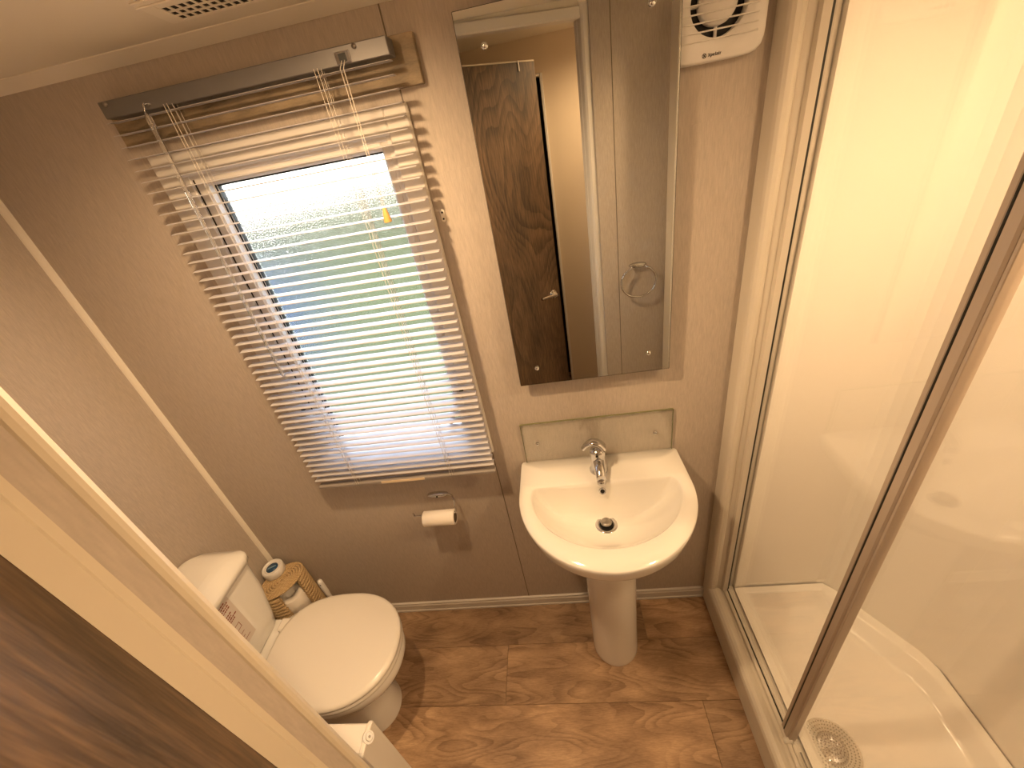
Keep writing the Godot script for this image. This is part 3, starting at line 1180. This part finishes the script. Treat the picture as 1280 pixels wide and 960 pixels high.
func build_toilet() -> void:
	var o := V(-0.95, 0, 0.36)
	var t := thing("toilet", "white close-coupled toilet with its lid shut against the left wall", "toilet", o)
	var cz := 0.0
	# pan: foot, waist, bowl rim
	var m := Mb.new()
	m.loft([egg(0.02, cz, 0.195, 0.26, 0.115, 0.0), egg(0.02, cz, 0.198, 0.26, 0.117, 0.012), egg(0.02, cz, 0.175, 0.255, 0.100, 0.07), egg(0.03, cz, 0.165, 0.26, 0.098, 0.16), egg(0.05, cz, 0.20, 0.26, 0.120, 0.24), egg(0.08, cz, 0.235, 0.27, 0.152, 0.31), egg(0.10, cz, 0.240, 0.275, 0.168, 0.36), egg(0.10, cz, 0.241, 0.275, 0.169, 0.392), egg(0.10, cz, 0.230, 0.265, 0.160, 0.398)])
	obj("pan", m, M.ceramic, t)
	m = Mb.new()
	m.prism(rounded(Vector2(-0.305, -0.120), Vector2(-0.02, 0.120), 0.03), Transform3D(Basis(V(1, 0, 0), V(0, 0, 1), V(0, -1, 0)), V(0, 0.401, 0)), 0.12, 0.006)
	obj("shelf", m, M.ceramic, t)
	m = Mb.new()
	m.loft([egg(0.135, cz, 0.205, 0.215, 0.172, 0.400), egg(0.135, cz, 0.209, 0.218, 0.176, 0.404), egg(0.135, cz, 0.209, 0.218, 0.176, 0.414), egg(0.135, cz, 0.205, 0.215, 0.172, 0.419)])
	obj("seat", m, M.seat, t)
	m = Mb.new()
	m.loft([egg(0.135, cz, 0.205, 0.220, 0.172, 0.421), egg(0.135, cz, 0.210, 0.224, 0.177, 0.425), egg(0.135, cz, 0.210, 0.224, 0.177, 0.433), egg(0.135, cz, 0.206, 0.221, 0.173, 0.4395), egg(0.135, cz, 0.196, 0.212, 0.163, 0.4425), egg(0.13, cz, 0.12, 0.14, 0.10, 0.4455), egg(0.13, cz, 0.02, 0.02, 0.02, 0.4465)])
	obj("lid", m, M.seat, t)
	for z in [-0.085, 0.085]:
		m = Mb.new()
		m.box(V(-0.112, 0.400, z - 0.022), V(-0.072, 0.428, z + 0.022), 0.005)
		obj("hinge", m, M.seat, t)
	# cistern: tapers down; lid with sloping facets
	m = Mb.new()
	var rings := []
	for s in [[0.402, 0.118, -0.148], [0.41, 0.124, -0.142], [0.46, 0.134, -0.137], [0.56, 0.155, -0.134], [0.69, 0.166, -0.132]]:
		var r := PackedVector3Array()
		for p in rounded(Vector2(-0.312, -s[1]), Vector2(s[2], s[1]), 0.035):
			r.append(V(p.x, s[0], p.y))
		rings.append(r)
	m.loft(rings)
	var tank := obj("tank", m, M.ceramic, t)
	m = Mb.new()
	rings = []
	for s in [[0.690, 0.168, -0.130, 0.035], [0.693, 0.172, -0.122, 0.035], [0.712, 0.172, -0.122, 0.035], [0.718, 0.169, -0.126, 0.035], [0.735, 0.142, -0.158, 0.03], [0.740, 0.130, -0.168, 0.03], [0.742, 0.09, -0.19, 0.02]]:
		var r := PackedVector3Array()
		for p in rounded(Vector2(-0.312, -s[1]), Vector2(s[2], s[1]), s[3]):
			# the front of the lid bows out
			var bow := 0.012 * (1.0 - pow(p.y / 0.17, 2.0)) if p.x > s[2] - 0.001 else 0.0
			r.append(V(p.x + bow, s[0], p.y))
		rings.append(r)
	m.loft(rings)
	var lid := obj("tank_lid", m, M.ceramic, t)
	m = Mb.new()
	m.lathe([Vector2(0.022, 0), Vector2(0.022, 0.004), Vector2(0.019, 0.006), Vector2(0.0001, 0.007)], 28, Transform3D(Basis(), V(-0.235, 0.742, 0.0)))
	obj("flush_button", m, M.chrome, lid)
	# instruction sticker with red print
	var im := Image.create(160, 200, false, Image.FORMAT_RGB8)
	im.fill(Color(0.83, 0.79, 0.76))
	var red := Color(0.52, 0.26, 0.20)
	for row in 20:
		if row in [4, 9, 10]:
			continue
		var x := 14
		var till: int = 128 + int(rng.randf() * 22) if row < 10 else 78
		while x < till:
			var w := 3 + int(rng.randf() * 9)
			im.fill_rect(Rect2i(x, 10 + row * 9, w, 5), red)
			x += w + 2
	for b in [Rect2i(84, 110, 50, 2), Rect2i(84, 130, 50, 2), Rect2i(84, 110, 2, 22), Rect2i(132, 110, 2, 22), Rect2i(90, 150, 40, 2), Rect2i(110, 132, 2, 50), Rect2i(92, 165, 30, 2), Rect2i(100, 180, 40, 2)]:
		im.fill_rect(b, red)
	var sm := mat(Color.WHITE, 0.4)
	sm.albedo_texture = ImageTexture.create_from_image(im)
	m = Mb.new()
	var p0 := V(-0.1325, 0.686, 0.095)
	var p1 := V(-0.1325, 0.686, -0.036)
	var p2 := V(-0.1358, 0.490, -0.036)
	var p3 := V(-0.1358, 0.490, 0.095)
	var thick := V(0.0007, 0, 0)
	m.group = -1
	m.tri(p0 + thick, p3 + thick, p2 + thick, Vector2(0, 0), Vector2(0, 1), Vector2(1, 1))
	m.tri(p0 + thick, p2 + thick, p1 + thick, Vector2(0, 0), Vector2(1, 1), Vector2(1, 0))
	m.quad(p0, p1, p2, p3)
	m.quad(p0, p3, p3 + thick, p0 + thick)
	m.quad(p1, p1 + thick, p2 + thick, p2)
	var stk := obj("sticker", m.mesh(false), sm, tank)
	stk.set_meta("label", "pale sticker with red printed instructions")


# ---------------------------------------------------------------- things in the corner
func build_corner_things() -> void:
	# rope-wound roll holder: an oval tower with an open front
	var o := V(-1.176, 0, 0.088)
	var t := thing("roll_tower", "tall oval rope-wound paper roll holder with an open front behind the toilet", "roll holder", o)
	var ax := Vector2(0.58, -0.81).normalized()
	var sh := Vector2(0.81, 0.58)
	var rot := Transform3D(Basis(V(ax.x, 0, ax.y), Vector3.UP, V(sh.x, 0, sh.y)), Vector3.ZERO)
	# wall follows the oval, leaving a gap of the width of a roll in front
	var rope := Mb.new()
	for k in 22:
		var path := []
		var y := 0.012 + k * 0.0172
		for i in 41:
			var a := PI / 2 + 0.50 + (TAU - 1.0) * i / 40.0
			path.append(rot * V(0.080 * cos(a), y + 0.007 * (i / 40.0 - 0.5) + 0.0012 * sin(i * 1.7 + k), 0.056 * sin(a)))
		rope.tube(path, 0.0092, 8)
	obj("rope_wall", rope, M.rope, t)
	var top := Mb.new()
	for k in 8:
		var s := 1.0 - k * 0.125
		var path := []
		for i in 41:
			var a := TAU * i / 40.0
			path.append(rot * V(0.083 * s * cos(a), 0.394, 0.059 * s * sin(a)))
		top.tube(path, 0.0052, 6)
	obj("rope_top", top, M.rope, t)
	var core := Mb.new()
	core.box(V(-0.074, 0, -0.045), V(0.074, 0.008, 0.045), 0.0, rot)
	obj("base", core, M.card, t)
	for k in 3:
		var r := thing("toilet_roll", ["white paper roll at the bottom inside the rope holder", "white paper roll in the middle inside the rope holder", "white paper roll topmost inside the rope holder"][k], "toilet roll", o + V(0.008, 0.009 + k * 0.105, 0.006), "spare rolls in the rope holder")
		var m := Mb.new()
		m.lathe([Vector2(0.019, 0.0), Vector2(0.045, 0.0), Vector2(0.0465, 0.002), Vector2(0.0465, 0.100), Vector2(0.045, 0.102), Vector2(0.019, 0.102), Vector2(0.019, 0.0)], 28, Transform3D(), false, false)
		obj("paper", m, M.paper, r)
	# small round tub on top
	t = thing("round_tub", "small round white tub with a blue centre on top of the rope holder", "tub", V(-1.218, 0.3995, 0.052))
	var m := Mb.new()
	m.lathe([Vector2(0.037, 0.0), Vector2(0.040, 0.003), Vector2(0.040, 0.028), Vector2(0.037, 0.034), Vector2(0.033, 0.034), Vector2(0.031, 0.029), Vector2(0.0285, 0.028), Vector2(0.027, 0.032), Vector2(0.0245, 0.032), Vector2(0.0225, 0.029), Vector2(0.0001, 0.029)], 36)
	obj("pot", m, M.plastic, t)
	m = Mb.new()
	m.lathe([Vector2(0.0222, 0.0291), Vector2(0.0222, 0.0298), Vector2(0.0001, 0.0302)], 28)
	var disc := obj("blue_disc", m, M.blue, t)
	m = Mb.new()
	m.box(V(-0.016, 0.0300, -0.005), V(0.014, 0.0306, 0.0), 0.0, Transform3D(Basis(Vector3.UP, 0.5), Vector3.ZERO))
	obj("mark", m, M.blue_mark, disc)
	# toilet brush
	t = thing("toilet_brush", "white toilet brush handle sticking up behind the toilet lid", "toilet brush", V(-1.012, 0, 0.098))
	m = Mb.new()
	m.lathe([Vector2(0.045, 0), Vector2(0.048, 0.006), Vector2(0.042, 0.12), Vector2(0.038, 0.12), Vector2(0.040, 0.01), Vector2(0.0001, 0.008)], 28)
	obj("pot", m, M.plastic, t)
	m = Mb.new()
	m.lathe([Vector2(0.010, 0.02), Vector2(0.030, 0.03), Vector2(0.030, 0.10), Vector2(0.008, 0.125)], 20)
	obj("brush_head", m, M.plastic, t)
	m = Mb.new()
	m.lathe([Vector2(0.007, 0.11), Vector2(0.0075, 0.30), Vector2(0.0095, 0.33), Vector2(0.0095, 0.385), Vector2(0.0075, 0.394), Vector2(0.0001, 0.396)], 18)
	obj("handle", m, M.plastic, t)
	m = Mb.new()
	m.lathe([Vector2(0.0025, 0), Vector2(0.0025, 0.0008)], 10, Transform3D(Basis(V(1, 0, 0), PI / 2), V(0.003, 0.378, 0.0092)))
	obj("hang_hole", m, M.dark, t)


func build_roll_holder() -> void:
	var o := V(-0.477, 0.70, 0.0)
	var t := thing("roll_hanger", "chrome wire toilet roll hanger screwed to the wall below the blind", "roll holder", o)
	var m := Mb.new()
	var rings := []
	for s in [[1.0, 0.0], [1.0, 0.007], [0.92, 0.012], [0.7, 0.015], [0.3, 0.0165]]:
		var r := PackedVector3Array()
		for i in 32:
			var a := TAU * i / 32.0
			r.append(V(0.037 * s[0] * cos(a), 0.0105 * s[0] * sin(a), s[1]))
		rings.append(r)
	m.loft(rings)
	obj("plate", m, M.chrome, t)
	m = Mb.new()
	m.tube(smooth_path([V(0.030, 0.004, 0.008), V(0.052, 0.004, 0.018), V(0.062, 0.0, 0.035), V(0.066, -0.012, 0.05), V(0.067, -0.030, 0.058), V(0.062, -0.037, 0.060), V(0.050, -0.038, 0.060), V(0.0, -0.038, 0.060), V(-0.075, -0.038, 0.060), V(-0.081, -0.035, 0.060), V(-0.083, -0.024, 0.060)], 6), 0.0026, 9)
	obj("wire", m, M.chrome, t)
	m = Mb.new()
	m.lathe([Vector2(0.0035, 0), Vector2(0.0035, 0.001), Vector2(0.0001, 0.0015)], 12, Transform3D(Basis(V(1, 0, 0), PI / 2), V(0, 0, 0.0164)))
	obj("screw", m, M.dark, t)
	t = thing("toilet_paper", "nearly used up white toilet roll hanging on the chrome wire", "toilet roll", V(-0.473, 0.6445, 0.0605))
	m = Mb.new()
	m.lathe([Vector2(0.0195, -0.055), Vector2(0.0255, -0.055), Vector2(0.0265, -0.054), Vector2(0.0265, 0.054), Vector2(0.0255, 0.055), Vector2(0.0195, 0.055)], 32, Transform3D(Basis(V(0, 0, 1), PI / 2), Vector3.ZERO), false, false)
	obj("paper", m, M.paper, t)
	m = Mb.new()
	m.lathe([Vector2(0.0185, -0.0548), Vector2(0.0196, -0.0548), Vector2(0.0196, 0.0548), Vector2(0.0185, 0.0548), Vector2(0.0185, -0.0548)], 28, Transform3D(Basis(V(0, 0, 1), PI / 2), Vector3.ZERO), false, false)
	obj("core", m.mesh(false), M.card, t)


# ---------------------------------------------------------------- door
func build_door() -> void:
	var u := (JR - JL).normalized()
	var n := Vector2(-u.y, u.x)
	# frame: rounded nose towards the room, then a hollow, then the flat
	var prof := [Vector2(0.000, 0.0), Vector2(-0.006, -0.004), Vector2(-0.028, -0.004), Vector2(-0.028, 0.056), Vector2(0.000, 0.056), Vector2(0.000, 0.036), Vector2(-0.002, 0.034), Vector2(-0.003, 0.016), Vector2(-0.002, 0.011), Vector2(0.0015, 0.008), Vector2(0.0025, 0.004)]
	var left := []
	var right := []
	for p in prof:
		left.append(JL + u * p.x + n * p.y)
		right.append(JR - u * p.x + n * p.y)
	var t := Node3D.new()
	t.name = "door_1"
	add_child(t)
	structure(t, "cream moulded door frame round the slanting doorway", "door frame")
	obj("jamb", column(left, 0.0, 2.055), M.jamb, t)
	obj("jamb", column(right, 0.0, 2.055), M.upvc, t)
	obj("header", plan_box(JL, JR, 0.056, 2.012, 2.047, 0.004), M.upvc, t)
	obj("head_panel", plan_box(JL + n * 0.012, JR + n * 0.012, 0.03, 2.04, 2.12), M.ceiling, t)
	# the leaf, opened outwards
	var H := JL + n * 0.0555 + u * -0.002
	var F := Vector2(0.039, 1.272)
	var d := (F - H).normalized()
	var w := H.distance_to(F)
	var at := V(H.x, 0.0, H.y)
	var leaf := thing("door_leaf", "dark brown wood-grain door standing open beside the camera", "door", at)
	leaf.basis = Basis(V(d.x, 0, d.y), Vector3.UP, V(-d.y, 0, d.x))
	var m := boxm(V(0, 0.008, 0.0), V(w, 1.945, 0.034), 0.001)
	for i in m.v.size():
		m.uv[i] = Vector2(m.v[i].y / 2.05, m.v[i].x / w * 0.95 + 0.02)
	obj("panel", m, M.door, leaf)
	m = boxm(V(w, 0.008, 0.020), V(w + 0.014, 1.945, 0.034))
	obj("edge_seal", m, M.black, leaf)
	m = boxm(V(0.0, 1.9455, 0.0), V(w, 1.951, 0.034), 0.001)
	obj("top_lipping", m, M.jamb, leaf)
	m = Mb.new()
	m.lathe([Vector2(0.025, 0), Vector2(0.025, 0.006), Vector2(0.022, 0.008), Vector2(0.010, 0.009), Vector2(0.010, 0.027), Vector2(0.0001, 0.028)], 28, Transform3D(Basis(V(1, 0, 0), -PI / 2), V(w - 0.055, 0.93, 0.0)))
	var rose := obj("handle", m, M.chrome, leaf)
	m = Mb.new()
	m.tube(smooth_path([V(w - 0.052, 0.93, -0.026), V(w - 0.075, 0.934, -0.030), V(w - 0.12, 0.942, -0.030), V(w - 0.165, 0.946, -0.026)], 6), 0.008, 12)
	obj("lever", m, M.chrome, rose)
	m = boxm(V(w - 0.10, 1.915, -0.004), V(w - 0.093, 1.951, 0.0), 0.001)
	obj("top_catch", m, M.white, leaf)


func build_radiator() -> void:
	var o := V(-0.54, 0.30, 0.655)
	var t := thing("radiator", "white panel radiator end poking out beside the door frame", "radiator", o)
	var m := Mb.new()
	m.prism(rounded(Vector2(-0.044, -0.16), Vector2(0.026, 0.306), 0.012, 4), Transform3D(Basis(V(0, 0, 1), V(0, 1, 0), V(-1, 0, 0)), V(0.0, 0, 0)), 0.012, 0.003)
	obj("end_cover", m, M.white, t)
	m = Mb.new()
	m.box(V(-0.55, -0.155, -0.040), V(-0.010, 0.298, -0.018), 0.006)
	m.box(V(-0.55, -0.155, 0.004), V(-0.010, 0.298, 0.022), 0.006)
	obj("panel", m, M.white, t)
	m = Mb.new()
	m.box(V(-0.55, 0.296, -0.036), V(-0.010, 0.303, 0.020), 0.002)
	obj("top_grille", m, M.white, t)
	m = Mb.new()
	m.lathe([Vector2(0.013, 0.0), Vector2(0.013, 0.006), Vector2(0.010, 0.006), Vector2(0.010, 0.004), Vector2(0.0075, 0.004), Vector2(0.0075, 0.010), Vector2(0.0001, 0.010)], 24, Transform3D(Basis(V(0, 0, 1), -PI / 4), V(-0.002, 0.300, -0.010)), true)
	var cap := obj("valve_cap", m, M.plastic, t)
	m = Mb.new()
	m.lathe([Vector2(0.003, 0.010), Vector2(0.003, 0.0108)], 6, Transform3D(Basis(V(0, 0, 1), -PI / 4), V(-0.002, 0.300, -0.010)))
	obj("valve_screw", m, M.steel, cap)
	m = Mb.new()
	m.box(V(-0.40, -0.10, 0.022), V(-0.36, 0.25, 0.050))
	obj("bracket", m, M.steel, t)


func build_small() -> void:
	# ceiling vent
	var z0 := 0.09
	var slope := Transform3D(Basis(V(1, 0, 0), -atan(0.1)), V(-0.485, ceil_y(0.125), 0.125))
	var t := thing("ceiling_vent", "cream ceiling vent with a square-holed grille above the window", "vent", slope.origin)
	t.basis = slope.basis
	var m := Mb.new()
	m.box(V(-0.112, -0.003, -0.044), V(-0.087, 0.0, 0.044), 0.001)
	m.box(V(0.087, -0.003, -0.044), V(0.112, 0.0, 0.044), 0.001)
	m.box(V(-0.087, -0.003, -0.044), V(0.087, 0.0, -0.0365), 0.001)
	m.box(V(-0.087, -0.003, 0.0115), V(0.087, 0.0, 0.044), 0.001)
	m.box(V(-0.112, -0.0055, 0.030), V(0.112, -0.003, 0.034), 0.001)
	obj("frame", m, M.coving, t)
	obj("dark_duct", boxm(V(-0.088, -0.0015, -0.0366), V(0.088, -0.0005, 0.0120)), M.dark, t)
	for i in 13:
		m = boxm(V(-0.087 + i * 0.0145 - 0.0019, -0.0032, -0.0368), V(-0.087 + i * 0.0145 + 0.0019, -0.001, 0.012))
		obj("bar", m, M.coving, t)
	for i in 2:
		m = boxm(V(-0.087, -0.0030, -0.0204 + i * 0.016 - 0.0019), V(0.087, -0.0012, -0.0204 + i * 0.016 + 0.0019))
		obj("bar", m, M.coving, t)
	# small two-hole catch for the blind cord
	t = thing("cord_catch", "tiny cream two-hole cord catch screwed to the wall right of the blind", "catch", V(-0.2265, 1.580, 0.0))
	m = Mb.new()
	m.prism(rounded(Vector2(-0.0052, -0.014), Vector2(0.0052, 0.014), 0.005, 5), Transform3D(), 0.004, 0.001)
	obj("plate", m, M.coving, t)
	for y in [-0.007, 0.007]:
		m = Mb.new()
		m.lathe([Vector2(0.0022, 0.004), Vector2(0.0022, 0.0046)], 12, Transform3D(Basis(V(1, 0, 0), PI / 2), V(0, y, 0)))
		obj("screw_hole", m, M.dark, t)
	# towel ring, seen in the mirror
	t = thing("towel_ring", "chrome towel ring on the wall opposite, seen in the mirror", "towel ring", V(0.405, 1.075, JR.y))
	m = Mb.new()
	var rings := []
	for s in [[1.0, 0.0], [1.0, -0.008], [0.9, -0.014], [0.6, -0.018], [0.2, -0.019]]:
		var r := PackedVector3Array()
		for i in 28:
			var a := TAU * i / 28.0
			r.append(V(0.040 * s[0] * cos(a), 0.017 + 0.012 * s[0] * sin(a), s[1]))
		rings.append(r)
	m.loft(rings)
	obj("mount", m, M.chrome, t)
	m = Mb.new()
	var path := []
	for i in 33:
		var a := PI / 2 + 0.45 + (TAU - 0.9) * i / 32.0
		path.append(V(0.080 * cos(a), -0.056 + 0.075 * sin(a), -0.028))
	m.tube([V(-0.030, 0.017, -0.012)] + path + [V(0.030, 0.017, -0.012)], 0.0046, 9)
	obj("ring", m, M.chrome, t)
